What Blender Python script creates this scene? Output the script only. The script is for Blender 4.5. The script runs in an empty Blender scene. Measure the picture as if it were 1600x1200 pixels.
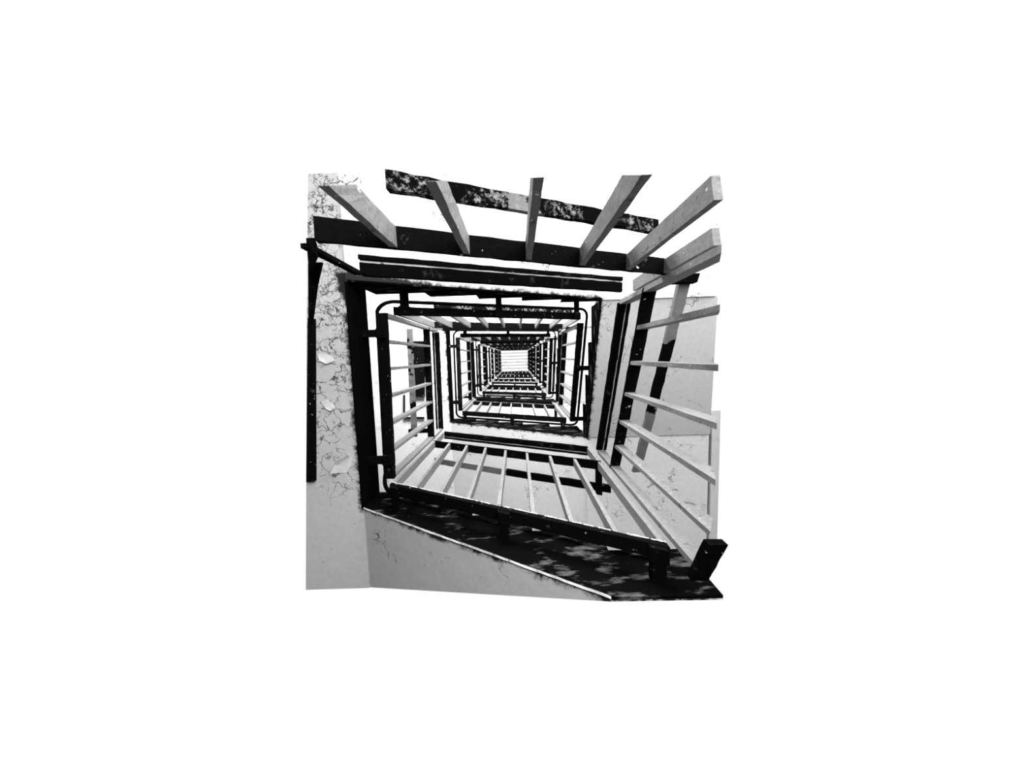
import bpy, bmesh, math, random
from mathutils import Matrix, Vector
random.seed(7)
C = bpy.context.scene.collection
S = 2.7            # metres per storey; all lengths below are in storeys
Z0 = 1.55          # camera height above the hall floor, metres
def W(u, v, z): return Vector((-u * S, v * S, z * S + Z0))

# ------------------------------------------------------------------ camera
F, TX, TY, RO = 493.277, .0186, -.0871, .0309
def mat3(r): return Matrix(r)
cx, sx, cy, sy, c, s = math.cos(TX), math.sin(TX), math.cos(TY), math.sin(TY), math.cos(RO), math.sin(RO)
R3 = mat3(((c, -s, 0), (s, c, 0), (0, 0, 1))) @ mat3(((1, 0, 0), (0, cy, -sy), (0, sy, cy))) @ mat3(((cx, 0, sx), (0, 1, 0), (-sx, 0, cx)))
right, up, fwd = [Vector((-R3[i][0], R3[i][1], R3[i][2])) for i in range(3)]
cam_data = bpy.data.cameras.new('camera')
cam_data.sensor_width = 36; cam_data.sensor_fit = 'HORIZONTAL'; cam_data.lens = F / 1600 * 36
cam_data.clip_start = .01; cam_data.clip_end = 200
cam = bpy.data.objects.new('camera', cam_data); C.objects.link(cam)
M = Matrix.Identity(4)
for i in range(3):
    M[i][0], M[i][1], M[i][2] = right[i], up[i], -fwd[i]
M.translation = W(0, 0, 0)
cam.matrix_world = M
bpy.context.scene.camera = cam

# ------------------------------------------------------------------ world, light, exposure
world = bpy.data.worlds.new('overcast_sky'); bpy.context.scene.world = world
world.use_nodes = True
bg = world.node_tree.nodes['Background']
bg.inputs[0].default_value = (1, 1, 1, 1); bg.inputs[1].default_value = 1.05
vs = bpy.context.scene.view_settings
vs.view_transform = 'Standard'; vs.look = 'None'; vs.exposure = 0; vs.gamma = 1; vs.use_curve_mapping = False
def area(name, pos, target, sx_, sy_, power):
    l = bpy.data.lights.new(name, 'AREA'); l.shape = 'RECTANGLE'; l.size = sx_ * S; l.size_y = sy_ * S; l.energy = power
    o = bpy.data.objects.new(name, l); C.objects.link(o)
    o.location = W(*pos)
    o.rotation_euler = (W(*target) - W(*pos)).to_track_quat('-Z', 'Y').to_euler()
    return o
area('hall_window_light', (1.35, 1.35, .0), (-.2, 0, .7), 1.4, .8, 300)
area('hall_floor_fill', (.40, .62, -.42), (.3, .1, 1.0), 1.2, .8, 215)  # added fill from below, stands in for floor bounce on the soffits
for n in range(1, 7):
    area('landing_fill_light', (-.1, 1.0, n + .02), (0, -.5, n + .7), 1.0, .5, 700)  # fill added at each storey to brighten the upper soffits

# ------------------------------------------------------------------ materials
def newmat(name):
    m = bpy.data.materials.new(name); m.use_nodes = True
    nt = m.node_tree; b = nt.nodes['Principled BSDF']
    return m, nt, b
def N(nt, typ, **kw):
    n = nt.nodes.new(typ)
    for k, v in kw.items():
        if k == 'op': n.operation = v
        else: setattr(n, k, v)
    return n
def math_(nt, op, a, b=None, clamp=False):
    n = nt.nodes.new('ShaderNodeMath'); n.operation = op; n.use_clamp = clamp
    for i, x in enumerate((a, b)):
        if x is None: continue
        if isinstance(x, (int, float)): n.inputs[i].default_value = x
        else: nt.links.new(x, n.inputs[i])
    return n.outputs[0]
def mix(nt, f, a, b):
    n = nt.nodes.new('ShaderNodeMix'); n.data_type = 'RGBA'
    for i, x in ((0, f), (6, a), (7, b)):
        if isinstance(x, (int, float)):
            n.inputs[i].default_value = x if i == 0 else (x, x, x, 1)
        else: nt.links.new(x, n.inputs[i])
    return n.outputs[2]
def noise(nt, pos, scale, detail=4, rough=.6):
    n = nt.nodes.new('ShaderNodeTexNoise'); n.inputs['Scale'].default_value = scale
    n.inputs['Detail'].default_value = detail; n.inputs['Roughness'].default_value = rough
    nt.links.new(pos, n.inputs['Vector']); return n.outputs[0]
def ramp(nt, x, a, b):      # 0 below a, 1 above b
    n = nt.nodes.new('ShaderNodeMapRange'); n.inputs[1].default_value = a; n.inputs[2].default_value = b
    nt.links.new(x, n.inputs[0]); return n.outputs[0]
def bump(nt, b, h, strength, dist):
    n = nt.nodes.new('ShaderNodeBump'); n.inputs['Strength'].default_value = strength; n.inputs['Distance'].default_value = dist
    nt.links.new(h, n.inputs['Height']); nt.links.new(n.outputs[0], b.inputs['Normal'])
def geo(nt): return nt.nodes.new('ShaderNodeNewGeometry').outputs['Position']

UL, UR, VB, VT, G = -.3203, .2287, -.2937, .1211, .0573    # rail planes and gap to the stringer face
SL, SR, SB, ST = UL - G, UR + G, VB - G, VT + G            # stringer faces

def plaster(name, base, soot=True, cracks=1.0):
    m, nt, b = newmat(name); P = geo(nt)
    big = noise(nt, P, 1.3, 5); fine = noise(nt, P, 26, 6, .7)
    # cracked paint: voronoi cell borders, only inside noisy patches
    warp = nt.nodes.new('ShaderNodeVectorMath'); warp.operation = 'MULTIPLY_ADD'
    nn = nt.nodes.new('ShaderNodeTexNoise'); nn.inputs['Scale'].default_value = 9; nn.inputs['Detail'].default_value = 5
    nt.links.new(P, nn.inputs['Vector']); nt.links.new(nn.outputs['Color'], warp.inputs[0]); warp.inputs[1].default_value = (.16, .16, .16)
    nt.links.new(P, warp.inputs[2])
    v = nt.nodes.new('ShaderNodeTexVoronoi'); v.feature = 'DISTANCE_TO_EDGE'; v.inputs['Scale'].default_value = 13
    nt.links.new(warp.outputs[0], v.inputs['Vector'])
    line = math_(nt, 'SUBTRACT', 1, ramp(nt, v.outputs[0], .008, .042))
    patch = ramp(nt, noise(nt, P, 3.2, 3), .56, .64)
    sep = nt.nodes.new('ShaderNodeSeparateXYZ'); nt.links.new(P, sep.inputs[0])
    X, Y = sep.outputs[0], sep.outputs[1]
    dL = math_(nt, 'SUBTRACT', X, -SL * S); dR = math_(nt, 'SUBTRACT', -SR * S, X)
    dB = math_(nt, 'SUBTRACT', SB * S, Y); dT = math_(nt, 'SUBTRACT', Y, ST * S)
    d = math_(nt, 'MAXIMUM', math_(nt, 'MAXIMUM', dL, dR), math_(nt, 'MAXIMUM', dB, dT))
    # the left-hand landing peels most, near the opening
    nearL = math_(nt, 'MULTIPLY', ramp(nt, dL, 0.0, .03), math_(nt, 'SUBTRACT', 1, ramp(nt, dL, .22, .34)))
    nearL = math_(nt, 'MULTIPLY', nearL, ramp(nt, Y, -.95, -.7))
    patch = math_(nt, 'MAXIMUM', patch, math_(nt, 'MULTIPLY', nearL, ramp(nt, big, .3, .45)))
    v2 = nt.nodes.new('ShaderNodeTexVoronoi'); v2.feature = 'DISTANCE_TO_EDGE'; v2.inputs['Scale'].default_value = 30
    nt.links.new(warp.outputs[0], v2.inputs['Vector'])
    line2 = math_(nt, 'SUBTRACT', 1, ramp(nt, v2.outputs[0], .02, .07))
    line2 = math_(nt, 'MULTIPLY', line2, math_(nt, 'MAXIMUM', ramp(nt, noise(nt, P, 8, 3), .55, .62), math_(nt, 'MULTIPLY', nearL, ramp(nt, Y, .0, .45))))
    crack = math_(nt, 'MULTIPLY', math_(nt, 'MAXIMUM', line, line2), patch)
    crack = math_(nt, 'MULTIPLY', crack, ramp(nt, noise(nt, P, 14, 2), .42, .52))
    crack = math_(nt, 'MULTIPLY', crack, cracks, True)
    col = mix(nt, ramp(nt, fine, .35, .7), base * .88, base)
    col = mix(nt, crack, col, .03)
    specks = ramp(nt, noise(nt, P, 40, 2), .72, .76)
    col = mix(nt, specks, col, base * .35)
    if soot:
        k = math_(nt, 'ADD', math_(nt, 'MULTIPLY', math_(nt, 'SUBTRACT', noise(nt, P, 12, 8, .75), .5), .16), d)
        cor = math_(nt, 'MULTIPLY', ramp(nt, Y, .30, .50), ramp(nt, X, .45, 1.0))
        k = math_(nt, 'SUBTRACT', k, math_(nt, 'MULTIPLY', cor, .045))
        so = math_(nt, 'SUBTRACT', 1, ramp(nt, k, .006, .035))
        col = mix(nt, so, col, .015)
    nt.links.new(col, b.inputs['Base Color'])
    b.inputs['Roughness'].default_value = .8; b.inputs['Specular IOR Level'].default_value = .2
    bump(nt, b, math_(nt, 'SUBTRACT', math_(nt, 'MULTIPLY', fine, .25), crack), .5, .01)
    return m
def iron(name, base, chip, lo, hi, scale=18, chip2=None, rough=.55, stretch=None, areas=False):
    m, nt, b = newmat(name); P = geo(nt)
    if stretch:
        mp = nt.nodes.new('ShaderNodeMapping'); mp.inputs['Scale'].default_value = stretch
        nt.links.new(P, mp.inputs[0]); P = mp.outputs[0]
    n1 = noise(nt, P, scale, 6, .65)
    if areas:    # where the pale coat of the outer rails survives
        sp = nt.nodes.new('ShaderNodeSeparateXYZ'); nt.links.new(P, sp.inputs[0])
        X, Y = sp.outputs[0], sp.outputs[1]
        a1 = math_(nt, 'MULTIPLY', ramp(nt, Y, -.85, -.9), ramp(nt, X, .10, .14))
        a2 = math_(nt, 'MULTIPLY', ramp(nt, X, -.7, -.75), math_(nt, 'MAXIMUM', ramp(nt, Y, .02, .10), ramp(nt, Y, -.38, -.44)))
        a3 = ramp(nt, X, .95, 1.0)
        bias = math_(nt, 'MAXIMUM', math_(nt, 'MAXIMUM', a1, a2), math_(nt, 'MULTIPLY', a3, .55))
        n1 = math_(nt, 'ADD', math_(nt, 'SUBTRACT', n1, .10), math_(nt, 'MULTIPLY', bias, .22))
    fine = noise(nt, P, 70, 4, .7)
    col = mix(nt, ramp(nt, fine, .3, .75), base * .6, base)
    col = mix(nt, ramp(nt, n1, lo, hi), col, chip)
    if areas:    # flaky speckle on the top outer rails
        sk = math_(nt, 'MULTIPLY', ramp(nt, noise(nt, P, 38, 6, .8), .50, .58), math_(nt, 'MULTIPLY', ramp(nt, Y, .46, .5), ramp(nt, noise(nt, P, 7, 2), .46, .54)))
        col = mix(nt, sk, col, .22)
    if chip2 is not None:
        col = mix(nt, ramp(nt, noise(nt, P, 33, 3), .70, .73), col, chip2)
    nt.links.new(col, b.inputs['Base Color'])
    b.inputs['Roughness'].default_value = rough if base > .1 else .95; b.inputs['Specular IOR Level'].default_value = .08 if base > .1 else 0
    bump(nt, b, math_(nt, 'ADD', n1, math_(nt, 'MULTIPLY', fine, .4)), .5, .004)
    return m
MAT = dict(
    plaster=plaster('peeling_plaster', .62),
    wall=plaster('wall_plaster', .55, soot=False, cracks=.3),
    stringer=iron('sooty_stringer', .003, .16, .55, .80, 6, rough=.6, stretch=(1, 1, 3)),
    bar=iron('black_chipped_iron', .005, .06, .64, .74, 14, chip2=.5),
    bal=iron('grey_painted_bar', .23, .05, .60, .68, 22, chip2=.7),
    outer=iron('patchy_painted_rail', .004, .16, .49, .52, 4.5, areas=True),
    soot=iron('black_soot', .003, .02, .7, .8, 20),
    hand=iron('dark_timber', .004, .03, .6, .7, 12, stretch=(1, 1, 1)),
    flake=plaster('paint_flake_skin', .75, soot=False, cracks=0),
    edge=iron('pale_lit_edge', .85, .1, .6, .66, 20),  # pale edge colour, with the lit highlight painted in
    pipe=iron('black_pipe', .004, .03, .7, .8, 20),
    floor=iron('hall_floor', .10, .06, .5, .6, 2),
    blockwall=iron('blocker_wall_paint', .12, .10, .5, .6, 2),
)
def glass_mat():
    m, nt, b = newmat('dirty_skylight_glass'); P = geo(nt)
    mp = nt.nodes.new('ShaderNodeMapping'); mp.inputs['Scale'].default_value = (.45, 1.6, 1); nt.links.new(P, mp.inputs[0]); P = mp.outputs[0]
    out = nt.nodes['Material Output']
    tr = nt.nodes.new('ShaderNodeBsdfTransparent'); tl = nt.nodes.new('ShaderNodeBsdfTranslucent'); tl.inputs[0].default_value = (.9, .9, .9, 1)
    b.inputs['Base Color'].default_value = (.03, .03, .03, 1)
    m1 = nt.nodes.new('ShaderNodeMixShader'); m1.inputs[0].default_value = .25
    nt.links.new(tr.outputs[0], m1.inputs[1]); nt.links.new(tl.outputs[0], m1.inputs[2])
    m2 = nt.nodes.new('ShaderNodeMixShader')
    nt.links.new(ramp(nt, noise(nt, P, 5, 3), .64, .68), m2.inputs[0])
    nt.links.new(m1.outputs[0], m2.inputs[1]); nt.links.new(b.outputs[0], m2.inputs[2])
    nt.links.new(m2.outputs[0], out.inputs[0]); return m
MAT['glass'] = glass_mat()

# ------------------------------------------------------------------ mesh helpers
class MB:
    def __init__(self): self.v = []; self.f = []
    def loft(self, rings, cap=True):
        b0 = len(self.v); n = len(rings[0])
        for r in rings:
            for p in r: self.v.append(W(*p))
        for i in range(len(rings) - 1):
            for j in range(n):
                a = b0 + i * n + j; b = b0 + i * n + (j + 1) % n
                self.f.append((a, b, b + n, a + n))
        if cap:
            self.f.append(tuple(range(b0, b0 + n))); e = b0 + (len(rings) - 1) * n
            self.f.append(tuple(range(e + n - 1, e - 1, -1)))
        return self
    def box(self, u0, u1, v0, v1, z0, z1):
        return self.loft([[(u0, v0, z0), (u1, v0, z0), (u1, v1, z0), (u0, v1, z0)], [(u0, v0, z1), (u1, v0, z1), (u1, v1, z1), (u0, v1, z1)]])
    def build(self, name, mat, parent=None, smooth=False, bevel=0):
        me = bpy.data.meshes.new(name)
        org = Vector((0, 0, 0)); q = parent
        while q: org = org + q.location; q = q.parent
        if parent is None and self.v:
            org = sum(self.v, Vector()) / len(self.v)
        me.from_pydata([p - org for p in self.v], [], self.f)
        bm = bmesh.new(); bm.from_mesh(me); bmesh.ops.recalc_face_normals(bm, faces=bm.faces); bm.to_mesh(me); bm.free()
        me.materials.append(MAT[mat])
        o = bpy.data.objects.new(name, me); C.objects.link(o)
        if parent: o.parent = parent
        else: o.location = org
        if smooth:
            for p in me.polygons: p.use_smooth = True
        if bevel:
            md = o.modifiers.new('bevel', 'BEVEL'); md.width = bevel; md.segments = 1
        return o
def tag(o, label=None, cat=None, group=None, kind=None):
    for k, x in (('label', label), ('category', cat), ('group', group), ('kind', kind)):
        if x: o[k] = x
    return o
def empty(name, pos):
    o = bpy.data.objects.new(name, None); C.objects.link(o); o.location = W(*pos); o.empty_display_size = .1; return o
def copy_tree(o, dz, parent=None):
    c_ = o.copy(); C.objects.link(c_)
    if parent: c_.parent = parent
    else: c_.location.z += dz * S
    for ch in [x for x in o.children]: copy_tree(ch, 0, c_)
    return c_

# ------------------------------------------------------------------ railings
RAIL = {'B': ((.2216, VB, .4551), (-.3114, VB, .7209)),
        'L': ((UL, -.2992, .7703), (UL, .1167, .7862)),
        'T': ((-.3294, VT, .859), (.2263, VT, 1.12)),
        'R': ((UR, .1153, 1.1893), (UR, -.292, 1.3986))}
OUT = {'B': (0, -1), 'L': (-1, 0), 'T': (0, 1), 'R': (1, 0)}
H1, H2, BW, TW = .3888, .5217, .0225, .0242
def pos(k, n, s_, o, dz):
    a, b = RAIL[k]
    if k == 'T' and n == -1: dz += .018 * (1 - s_)
    return (a[0] + (b[0] - a[0]) * s_ + OUT[k][0] * o, a[1] + (b[1] - a[1]) * s_ + OUT[k][1] * o, a[2] + (b[2] - a[2]) * s_ + n + dz)
def bar(mb, k, n, s0, s1, o0, o1, d0, d1, seg=26, jit=.0006):
    rings = []
    for i in range(seg + 1):
        t = s0 + (s1 - s0) * i / seg
        r = []
        for o, d in ((o0, d0), (o1, d0), (o1, d1), (o0, d1)):
            r.append(pos(k, n, t, o + random.uniform(-jit, jit), d + random.uniform(-jit, jit)))
        rings.append(r)
    mb.loft(rings); return mb
def cutz(k, s_, cut):
    if k == 'T' and cut:
        u = RAIL[k][0][0] + (RAIL[k][1][0] - RAIL[k][0][0]) * s_
        return (max(cut[0] + .03 * max(u, 0), u / .617), max(cut[1] + .03 * max(u, 0), u / .617 + .005))
    return cut
def upright(k, n, s_, wid, o0, o1, zb, zt, cut=None, seg=10, jit=.0004):
    """flat upright bar; zb/zt relative to the bottom rail line; cut = (inner z, outer z) absolute"""
    a, b = RAIL[k]; L = math.hypot(b[0] - a[0], b[1] - a[1]); h = wid / 2 / L
    mb = MB(); rings = []
    for i in range(seg + 1):
        t = i / seg; r = []
        for ds, o, ci in ((-h, o0, 0), (h, o0, 0), (h, o1, 1), (-h, o1, 1)):
            p0 = pos(k, n, s_ + ds, o, zb); p1 = pos(k, n, s_ + ds, o, zt)
            z_lo = p0[2] if cut is None else max(p0[2], cut[ci])
            z = z_lo + (p1[2] - z_lo) * t
            j = jit if 0 < i < seg else 0
            r.append((p0[0] + random.uniform(-j, j), p0[1] + random.uniform(-j, j), z))
        rings.append(r)
    mb.loft(rings); return mb
NB = {'B': 8, 'T': 8, 'L': 6, 'R': 6}
BRK = {'B': (.03, .48, .97), 'T': (.05, .5, .97), 'L': (.12, .88), 'R': (.42, .985)}
OB = {'B': (-.06, 1.02), 'T': (0, 1.1), 'L': (0, 1.0), 'R': (-.1, 1.08)}
def railing(k, n, label, s_lo=0, s_hi=1, cut=None, bottom=None, skip=()):
    t = empty('stair_railing', pos(k, n, (s_lo + s_hi) / 2, 0, 0)); tag(t, label, 'railing', 'railings around the stairwell')
    if bottom is None: bottom = (0, 1)
    if bottom:
        bar(MB(), k, n, bottom[0], bottom[1], 0, BW, 0, .013, 26 if n >= 0 else 5).build('bottom_rail', 'bar', t)
        for s_ in BRK[k]:
            if bottom[0] > 0: continue
            a, b = RAIL[k]; L = math.hypot(b[0] - a[0], b[1] - a[1]); h = .009 / L
            m = bar(MB(), k, n, s_ - h, s_ + h, .002, G + .002, -.009, .004, 4, .0003)
            bar(m, k, n, s_ - h * 1.3, s_ + h * 1.3, .001, BW + .001, -.011, .016, 2, .0003)
            m.build('bracket', 'bar', t)
    bar(MB(), k, n, s_lo, s_hi, 0, TW, H1, H1 + .006).build('top_rail', 'bar', t)
    hs, he = (s_lo + .01, s_hi - .02) if s_lo == 0 else (.205, .97)
    hr = bar(MB(), k, n, hs, he, -.001, .016, H2, H2 + .012).build('handrail', 'hand', t)
    bar(MB(), k, n, hs, he, .0195, .0255, H2 - .003, H2 + .004).build('moulding', 'hand', hr)
    bar(MB(), k, n, hs, he, .016, .0195, H2 + .002, H2 + .008).build('bead', 'edge', hr)
    for i in range(NB[k] + 1):
        s_ = i / NB[k]
        if i in skip: continue
        if s_ < s_lo - .01: continue
        if cut and pos(k, n, s_, 0, H1)[2] < cut[0] + .02: continue
        end = i in (0, NB[k])
        s_ = min(max(s_, .008), .992)
        if n == -1 and k == 'T': s_ = .61 + (s_ - .61) * 1.077
        upright(k, n, s_, .0075 if not end else .009, .001, .0225, .010, H1 + .001 if not end else H2, cutz(k, s_, cut)).build('end_post' if end else 'baluster', 'bal', t)
    # outer handrail carried on stubs off the posts
    a0, a1 = OB[k]
    a0 = .33 if s_lo > 0 else a0; a1 = 1.03 if s_lo > 0 else a1
    if k == 'R' and n == -1: a0 = -.1
    ob = bar(MB(), k, n, a0, a1, .0775, .0985, .425, .435, 26, .0008).build('outer_rail', 'outer', t)
    for s_ in ([] if k == 'T' else [a0 + .06]):
        a, b = RAIL[k]; L = math.hypot(b[0] - a[0], b[1] - a[1]); h = .007 / L
        bar(MB(), k, n, s_ - h, s_ + h, .018 , .104, .410, .426, 3, .0003).build('stub', 'bar', ob)
    return t
SIDE = {'B': 'bottom', 'L': 'left', 'T': 'top', 'R': 'right'}
ORD = ['nearest full', 'second', 'third', 'fourth', 'fifth', 'farthest']
def rl(k, n): return f'black iron railing with grey flat balusters, {SIDE[k]} side of the {ORD[n]} turn'
for k in 'BLTR':
    p = railing(k, 0, rl(k, 0))
    if k == 'B': first_b = p
    for n in range(1, 6):
        c_ = copy_tree(p, n); c_['label'] = rl(k, n)
# paint chips and painted-in highlight along the near edge of the first bottom rail
low = [c_ for c_ in first_b.children if c_.name.startswith('bottom_rail')][0]
mb = MB(); q = 0
while q < .99:
    ln = random.uniform(.004, .03)
    if random.random() < .72: bar(mb, 'B', 0, q, min(q + ln, 1), -.0012, .0012, .0118, .0134 + random.uniform(0, .0012), 3, .0005)
    q += ln
mb.build('chipped_lit_edge', 'edge', low)
# the closest railings, partly in view
railing('T', -1, 'closest railing, its big grey balusters fanning across the top of the view', s_lo=.236, s_hi=1.03, cut=(.2285, .2685), bottom=False, skip=(0, 1, 2))
railing('R', -1, 'close railing on the right with long grey balusters above the gloomy corner', cut=(.365, .402), bottom=(.865, 1.05))

# newel and braces at the left end of the closest railing
t = empty('newel_post', (-.21, .13, .3)); tag(t, 'dark post at the foot of the closest railing, upper left corner', 'post')
MB().loft([[(-.221, .1185, .335), (-.2115, .1185, .335), (-.2115, .1235, .335), (-.221, .1235, .335)], [(-.221, .1185, .445), (-.2115, .1185, .445), (-.2115, .1235, .445), (-.221, .1235, .445)]]).build('shaft', 'bar', t)
MB().loft([[(-.203, .112, .326), (-.200, .125, .326), (-.2088, .125, .326), (-.214, .095, .335)], [(-.2095, .112, .345), (-.2095, .125, .345), (-.2205, .125, .345), (-.229, .095, .358)]]).build('foot', 'bar', t)
mb = MB()
mb.loft([[(-.2085, .108, .352), (-.2255, .108, .352), (-.2275, .113, .365), (-.2185, .113, .365)], [(-.259, .045, .395), (-.2595, .045, .395), (-.2625, .048, .404), (-.259, .048, .404)]])
mb.build('brace', 'bar', t)

# ------------------------------------------------------------------ flights and landings
RISE = 1 / 17
TOPL, TOPTR, TOPRB = .81, .81 + 6 * RISE, .81 + 11 * RISE
def flight(k, prof, out0, out1, label, zcut=None):
    """prof: list of (along, z) round the side face; out0/out1: outer limit of the slab at each end"""
    f0 = {'B': SB, 'T': ST, 'R': SR}[k]; sgn = -1 if k == 'B' else 1
    amin = min(p[0] for p in prof); amax = max(p[0] for p in prof)
    def lim(a):
        if zcut: return min(-.358, -.553 + (a + .377) * .434)
        return out0 + (out1 - out0) * (a - amin) / (amax - amin)
    def P3(a, w, z): return (w, a, z) if k == 'R' else (a, w, z)
    mid = (amin + amax) / 2
    t = empty('stair_flight', P3(mid, f0 + sgn * .1, min(p[1] for p in prof))); tag(t, label, 'stairs', 'stair flights around the well')
    MB().loft([[P3(a, f0 + sgn * .0045, z) for a, z in prof], [P3(a, lim(a), z) for a, z in prof]]).build('slab_with_steps', 'plaster', t)
    MB().loft([[P3(a, f0, z) for a, z in prof], [P3(a, f0 + sgn * .0045, z) for a, z in prof]]).build('stringer', 'stringer', t)
    return t
def stairs_prof(a0, a1, n, ztop0, zs0, zs1):
    """climb from a0 to a1 in n treads; soffit zs0 -> zs1"""
    st = (a1 - a0) / n; pr = [(a0, zs0), (a1, zs1)]; top = []
    for i in range(n):
        z = ztop0 + RISE * (i + 1)
        top += [(a0 + st * i, z), (a0 + st * (i + 1) + (.006 if st > 0 else -.006) * (i < n - 1) * 0, z)]
    return pr + top[::-1]
def fl(k, n, tail=''): return f'stair flight with black stringer, {SIDE[k]} side of the {ORD[n]} turn{tail}'
prT = stairs_prof(SL, SR, 5, TOPL, .7170, 1.065)
prR = stairs_prof(ST, SB, 4, TOPTR, 1.085, 1.315)
prB = [(SR, 1.335), (SL, 1.722)] + [q for i in range(5) for q in ((SR + (SL - SR) / 5 * i, 1.54 + .068 * i), (SR + (SL - SR) / 5 * (i + 1), 1.54 + .068 * i))][::-1]
# nearest ones, only as far out as the photo shows them
tT = flight('T', prT, .405, .57, fl('T', 0))
tR = flight('R', prR, .80, .675, fl('R', 0))
prB0 = [(SL, .722)] + [(SR - (SR - SL) * .38, .335 + .387 * .38 - .0), (SR - (SR - SL) * .38 + .01, .466), (SR, .44)]
st = (SL - SR) / 5; top = []
for i in range(5):
    z = .54 + .068 * i; top += [(SR + st * i, z), (SR + st * (i + 1), z)]
prB0 = [(SR, .43), (.125, .43), (SL, .722)] + top[::-1]
tB = flight('B', prB0, -.505, -.362, 'closest stair flight, grey underside filling the lower left of the view', 1)
tB2 = flight('B', prB, -.9, -.9, fl('B', 1))
for n in range(1, 6):
    c_ = flight('T', [(a, z + n) for a, z in prT], .6, .6, fl('T', n)) if n == 1 else copy_tree(gT, n - 1)
    if n == 1: gT = c_
    c_['label'] = fl('T', n)
    c_ = flight('R', [(a, z + n) for a, z in prR], .75, .75, fl('R', n)) if n == 1 else copy_tree(gR, n - 1)
    if n == 1: gR = c_
    c_['label'] = fl('R', n)
    if n > 1:
        c_ = copy_tree(tB2, n - 1); c_['label'] = fl('B', n)
def landing(poly, zb, zt, inner, label, group='landings around the well'):
    """poly = plan outline; inner = list of plan segments that face the well"""
    cu = sum(p[0] for p in poly) / len(poly); cv = sum(p[1] for p in poly) / len(poly)
    t = empty('landing', (cu, cv, zb)); tag(t, label, 'landing', group)
    MB().loft([[(a, b, zb) for a, b in poly], [(a, b, zt) for a, b in poly]]).build('slab', 'plaster', t)
    for (a, b, c2, d) in inner:
        MB().box(min(a, c2), max(a, c2), min(b, d), max(b, d), zb, zt).build('fascia', 'soot', t)
    return t
LX = SL - .0045
lp0 = [(LX, ST), (LX, SB), (SL, SB - .0), (SL, -.553), (-.535, -.555), (-.459, .265), (-.444, .41), (SL, .41), (SL, ST)]
landL = landing(lp0, .7195, TOPL, [(LX, SB, SL, ST)], 'nearest left landing with peeling cracked grey ceiling paint')
lp1 = [(LX, ST), (LX, SB), (SL, SB), (SL, -.9), (-.85, -.9), (-.85, .6), (SL, .6), (SL, ST)]
def ll(n): return f'level landing with straight black fascia, left side of the {ORD[n]} turn'
l1 = landing(lp1, 1.7195, TOPL + 1, [(LX, SB, SL, ST)], ll(1))
for n in range(2, 6):
    c_ = copy_tree(l1, n - 1); c_['label'] = ll(n)
tr0 = landing([(SR, ST), (.665, ST), (.665, .548), (SR, .548)], 1.077, TOPTR, [], 'pale corner landing above the closest balusters, upper right of the view')
rb0 = landing([(SR, SB), (.80, SB), (.80, -.9), (SR, -.9)], 1.322, TOPRB, [], 'grey corner landing behind the long right balusters, lower right of the view')
tr1 = landing([(SR, ST), (.75, ST), (.75, .6), (SR, .6)], 2.077, TOPTR + 1, [], 'upper right corner landing of the second turn')
rb1 = landing([(SR, SB), (.75, SB), (.75, -.9), (SR, -.9)], 2.322, TOPRB + 1, [], 'lower right corner landing of the second turn')
for n in range(2, 6):
    c_ = copy_tree(tr1, n - 1); c_['label'] = f'upper right corner landing of the {ORD[n]} turn'
    if n < 5:
        c_ = copy_tree(rb1, n - 1); c_['label'] = f'lower right corner landing of the {ORD[n]} turn'
# chipped plaster edge under the near bottom stringer, its lit line painted white
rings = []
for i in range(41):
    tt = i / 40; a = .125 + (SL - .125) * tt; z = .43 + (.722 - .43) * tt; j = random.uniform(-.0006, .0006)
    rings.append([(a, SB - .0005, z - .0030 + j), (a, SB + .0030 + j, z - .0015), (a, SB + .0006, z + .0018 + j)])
MB().loft(rings).build('lit_plaster_edge', 'edge', tB)

# curled paint flakes on the nearest landing ceiling
def px(x, y, z):
    d = R3.transposed() @ Vector(((x - 800) / F, -(y - 600) / F, 1)); return (d[0] / d[2] * z, d[1] / d[2] * z, z)
def flake(hinge, tip, curl, parent, zz=.7190):
    """hinge, tip: polylines on the ceiling (same count); the tip side curls down"""
    rows = 7; n = len(hinge); mb = MB(); P0 = []
    for j in range(rows):
        t_ = j / (rows - 1)
        for (a, b) in zip(hinge, tip):
            A, B_ = a, b
            P0.append((A[0] + (B_[0] - A[0]) * t_, A[1] + (B_[1] - A[1]) * t_, zz - curl * t_ ** 1.8 * random.uniform(.9, 1.1)))
    mb.v = [W(*p) for p in P0] + [W(p[0], p[1], p[2] + .0012) for p in P0]; off = len(P0)
    for j in range(rows - 1):
        for i in range(n - 1):
            a = j * n + i; mb.f += [(a, a + 1, a + n + 1, a + n), (a + off, a + off + n, a + off + n + 1, a + off + 1)]
    for i in range(n - 1):
        e = (rows - 1) * n + i; mb.f += [(i, i + off, i + 1 + off, i + 1), (e, e + 1, e + 1 + off, e + off)]
    for j in range(rows - 1):
        a = j * n; mb.f += [(a, a + n, a + n + off, a + off)]; a = j * n + n - 1; mb.f += [(a, a + off, a + off + n, a + n)]
    return mb.build('paint_flake', 'flake', parent)
flake([px(541, 739, .719)[:2], px(548, 728, .719)[:2], px(549, 716, .719)[:2]], [px(513, 742, .70)[:2], px(520, 728, .70)[:2], px(541, 712, .70)[:2]], .014, landL)
flake([px(496, 553, .719)[:2], px(505, 553, .719)[:2], px(516, 556, .719)[:2]], [px(494, 563, .705)[:2], px(506, 569, .705)[:2], px(519, 564, .705)[:2]], .005, landL)
flake([px(501, 628, .719)[:2], px(510, 624, .719)[:2], px(519, 632, .719)[:2]], [px(508, 640, .71)[:2], px(515, 643, .71)[:2], px(521, 638, .71)[:2]], .004, landL)

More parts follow.
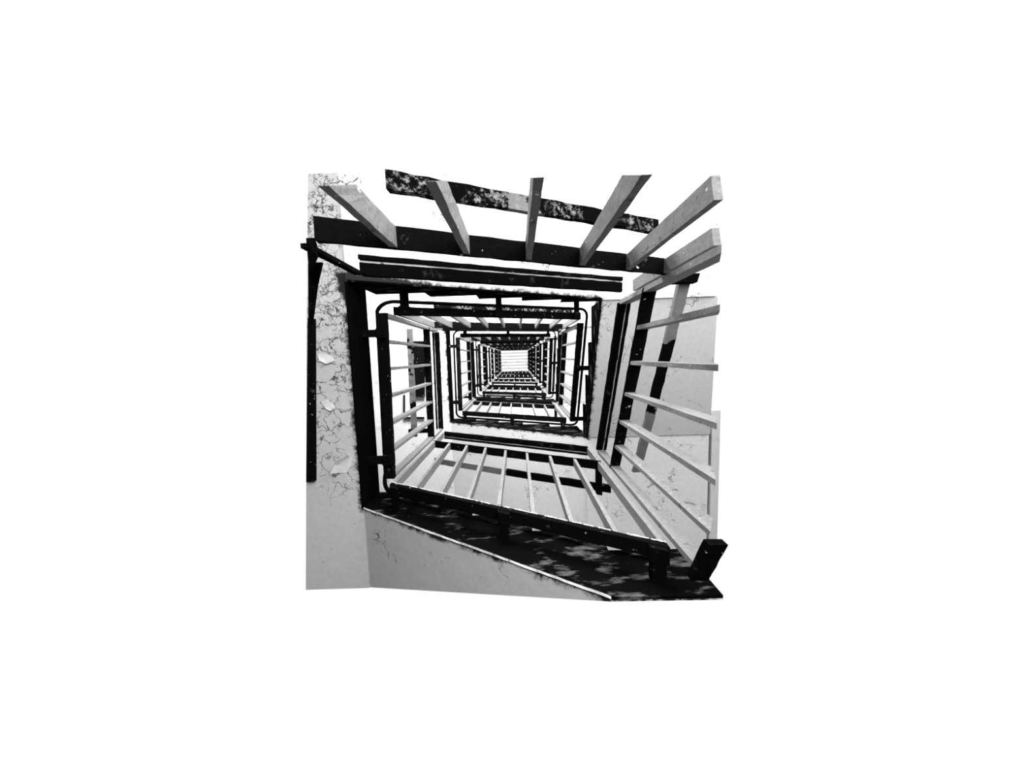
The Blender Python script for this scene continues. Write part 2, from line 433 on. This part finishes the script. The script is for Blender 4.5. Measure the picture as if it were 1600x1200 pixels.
# dark beam on the far left under the nearest landing
t = MB().loft([[(-.4530, .098, .7080), (-.4840, -.278, .7080), (-.502, -.278, .7080), (-.465, .098, .7080)], [(-.4530, .098, .7190), (-.4840, -.278, .7190), (-.508, -.278, .7190), (-.470, .098, .7190)]]).build('ceiling_batten', 'bar')
tag(t, 'black batten on the ceiling at the far left edge', 'batten')
# dark hatch on the second left landing ceiling, seen through the left railing
t = empty('ceiling_hatch', (-.54, -.05, 1.719)); tag(t, 'black hatch panel on the ceiling behind the nearest left railing', 'hatch')
def ring4(x0, y0, x1, y1, z): return [px(x0, y0, z), px(x1, y0, z), px(x1, y1, z), px(x0, y1, z)]
MB().loft([ring4(645, 533, 664, 620, 1.700), ring4(645, 533, 664, 620, 1.7193)]).build('panel', 'bar', t)
for r in ((630, 617, 633, 655), (633, 651.5, 663, 654)):
    MB().loft([ring4(*r, 1.706), ring4(*r, 1.7193)]).build('frame', 'bar', t)

# ------------------------------------------------------------------ pipe that spirals up between railing and stringer
def tube(path, r, sides=8):
    rings = []
    for i, p in enumerate(path):
        a = Vector(path[max(i - 1, 0)]); b = Vector(path[min(i + 1, len(path) - 1)]); d = (b - a).normalized()
        n1 = d.cross(Vector((0, 0, 1))).normalized(); n2 = d.cross(n1)
        rings.append([tuple(Vector(p) + n1 * r * math.cos(2 * math.pi * j / sides) + n2 * r * math.sin(2 * math.pi * j / sides)) for j in range(sides)])
    return MB().loft(rings)
OFF, DZP = .043, .05; pu0, pu1, pv0, pv1 = UL - OFF, UR + OFF, VB - OFF, VT + OFF; rr = .035
path = []
for n in range(0, 6):
    def at(k, t_): q = pos(k, n, t_, 0, DZP); return q[2]
    for (k, p0, p1) in (('B', (pu1 - rr, pv0), (pu0 + rr, pv0)), ('L', (pu0, pv0 + rr), (pu0, pv1 - rr)), ('T', (pu0 + rr, pv1), (pu1 - rr, pv1)), ('R', (pu1, pv1 - rr), (pu1, pv0 + rr))):
        z0_, z1_ = at(k, 0), at(k, 1)
        if path:
            last = Vector(path[-1]); new = Vector((p0[0], p0[1], z0_))
            ctr = {'L': (pu0, pv0), 'T': (pu0, pv1), 'R': (pu1, pv1), 'B': (pu1, pv0)}[k]
            cpt = Vector((ctr[0], ctr[1], (last.z + z0_) / 2))
            for q in range(1, 8):
                t_ = q / 8; path.append(tuple(last * (1 - t_) ** 2 + cpt * 2 * t_ * (1 - t_) + new * t_ ** 2))
        for q in range(0, 7):
            t_ = q / 6; path.append((p0[0] + (p1[0] - p0[0]) * t_, p0[1] + (p1[1] - p0[1]) * t_, z0_ + (z1_ - z0_) * t_))
tag(tube(path, .0052).build('conduit_pipe', 'pipe', smooth=True), 'thin black pipe spiralling up between the railings and the stringers', 'pipe')

# ------------------------------------------------------------------ skylight that closes the well
t = empty('skylight', (-.05, -.08, 7.0)); tag(t, 'small bright skylight with thin glazing bars at the very top', 'skylight')
MB().box(-.42, .33, -.40, .22, 7.00, 7.005).build('glass', 'glass', t)
for i, v in enumerate([-.40 + .0675 * j for j in range(1, 9)]):
    MB().box(-.42, .33, v - .0035, v + .0035, 6.985, 7.00).build('glazing_bar', 'bar', t)
for u0, u1, v0, v1 in ((-.45, .36, .22, .25), (-.45, .36, -.43, -.40), (-.45, -.42, -.40, .22), (.33, .36, -.40, .22)):
    MB().box(u0, u1, v0, v1, 6.97, 7.02).build('frame', 'bar', t)
def struct(mb, name, mat): return tag(mb.build(name, mat), kind='structure')
cm = MB().box(-.85, -.45, -.9, .6, 6.97, 7.02).box(.36, .806, -.9, .6, 6.97, 7.02).box(-.45, .36, .25, .6, 6.97, 7.02).box(-.45, .36, -.9, -.43, 6.97, 7.02)
struct(cm, 'ceiling', 'plaster')
# right-hand wall, from where it enters the picture upward; hall floor, unseen walls added to block low sky light
struct(MB().box(.806, .84, -.9, -.25, 1.312, 7.0), 'wall_right', 'wall')
fz = -Z0 / S
struct(MB().box(-3, 3, -3, 3, fz - .05, fz), 'floor', 'floor')
for nm, b_ in (('blocker_wall_east', (-3.05, -3, -3, 3, 1.3)), ('blocker_wall_west', (3, 3.05, -3, 3, 1.35)), ('blocker_wall_north', (-3.05, 3.05, 3, 3.05, 2.15)), ('blocker_wall_south', (-3.05, 3.05, -3.05, -3, 1.75))):
    struct(MB().box(*b_[:4], fz, b_[4]), nm, 'blockwall')
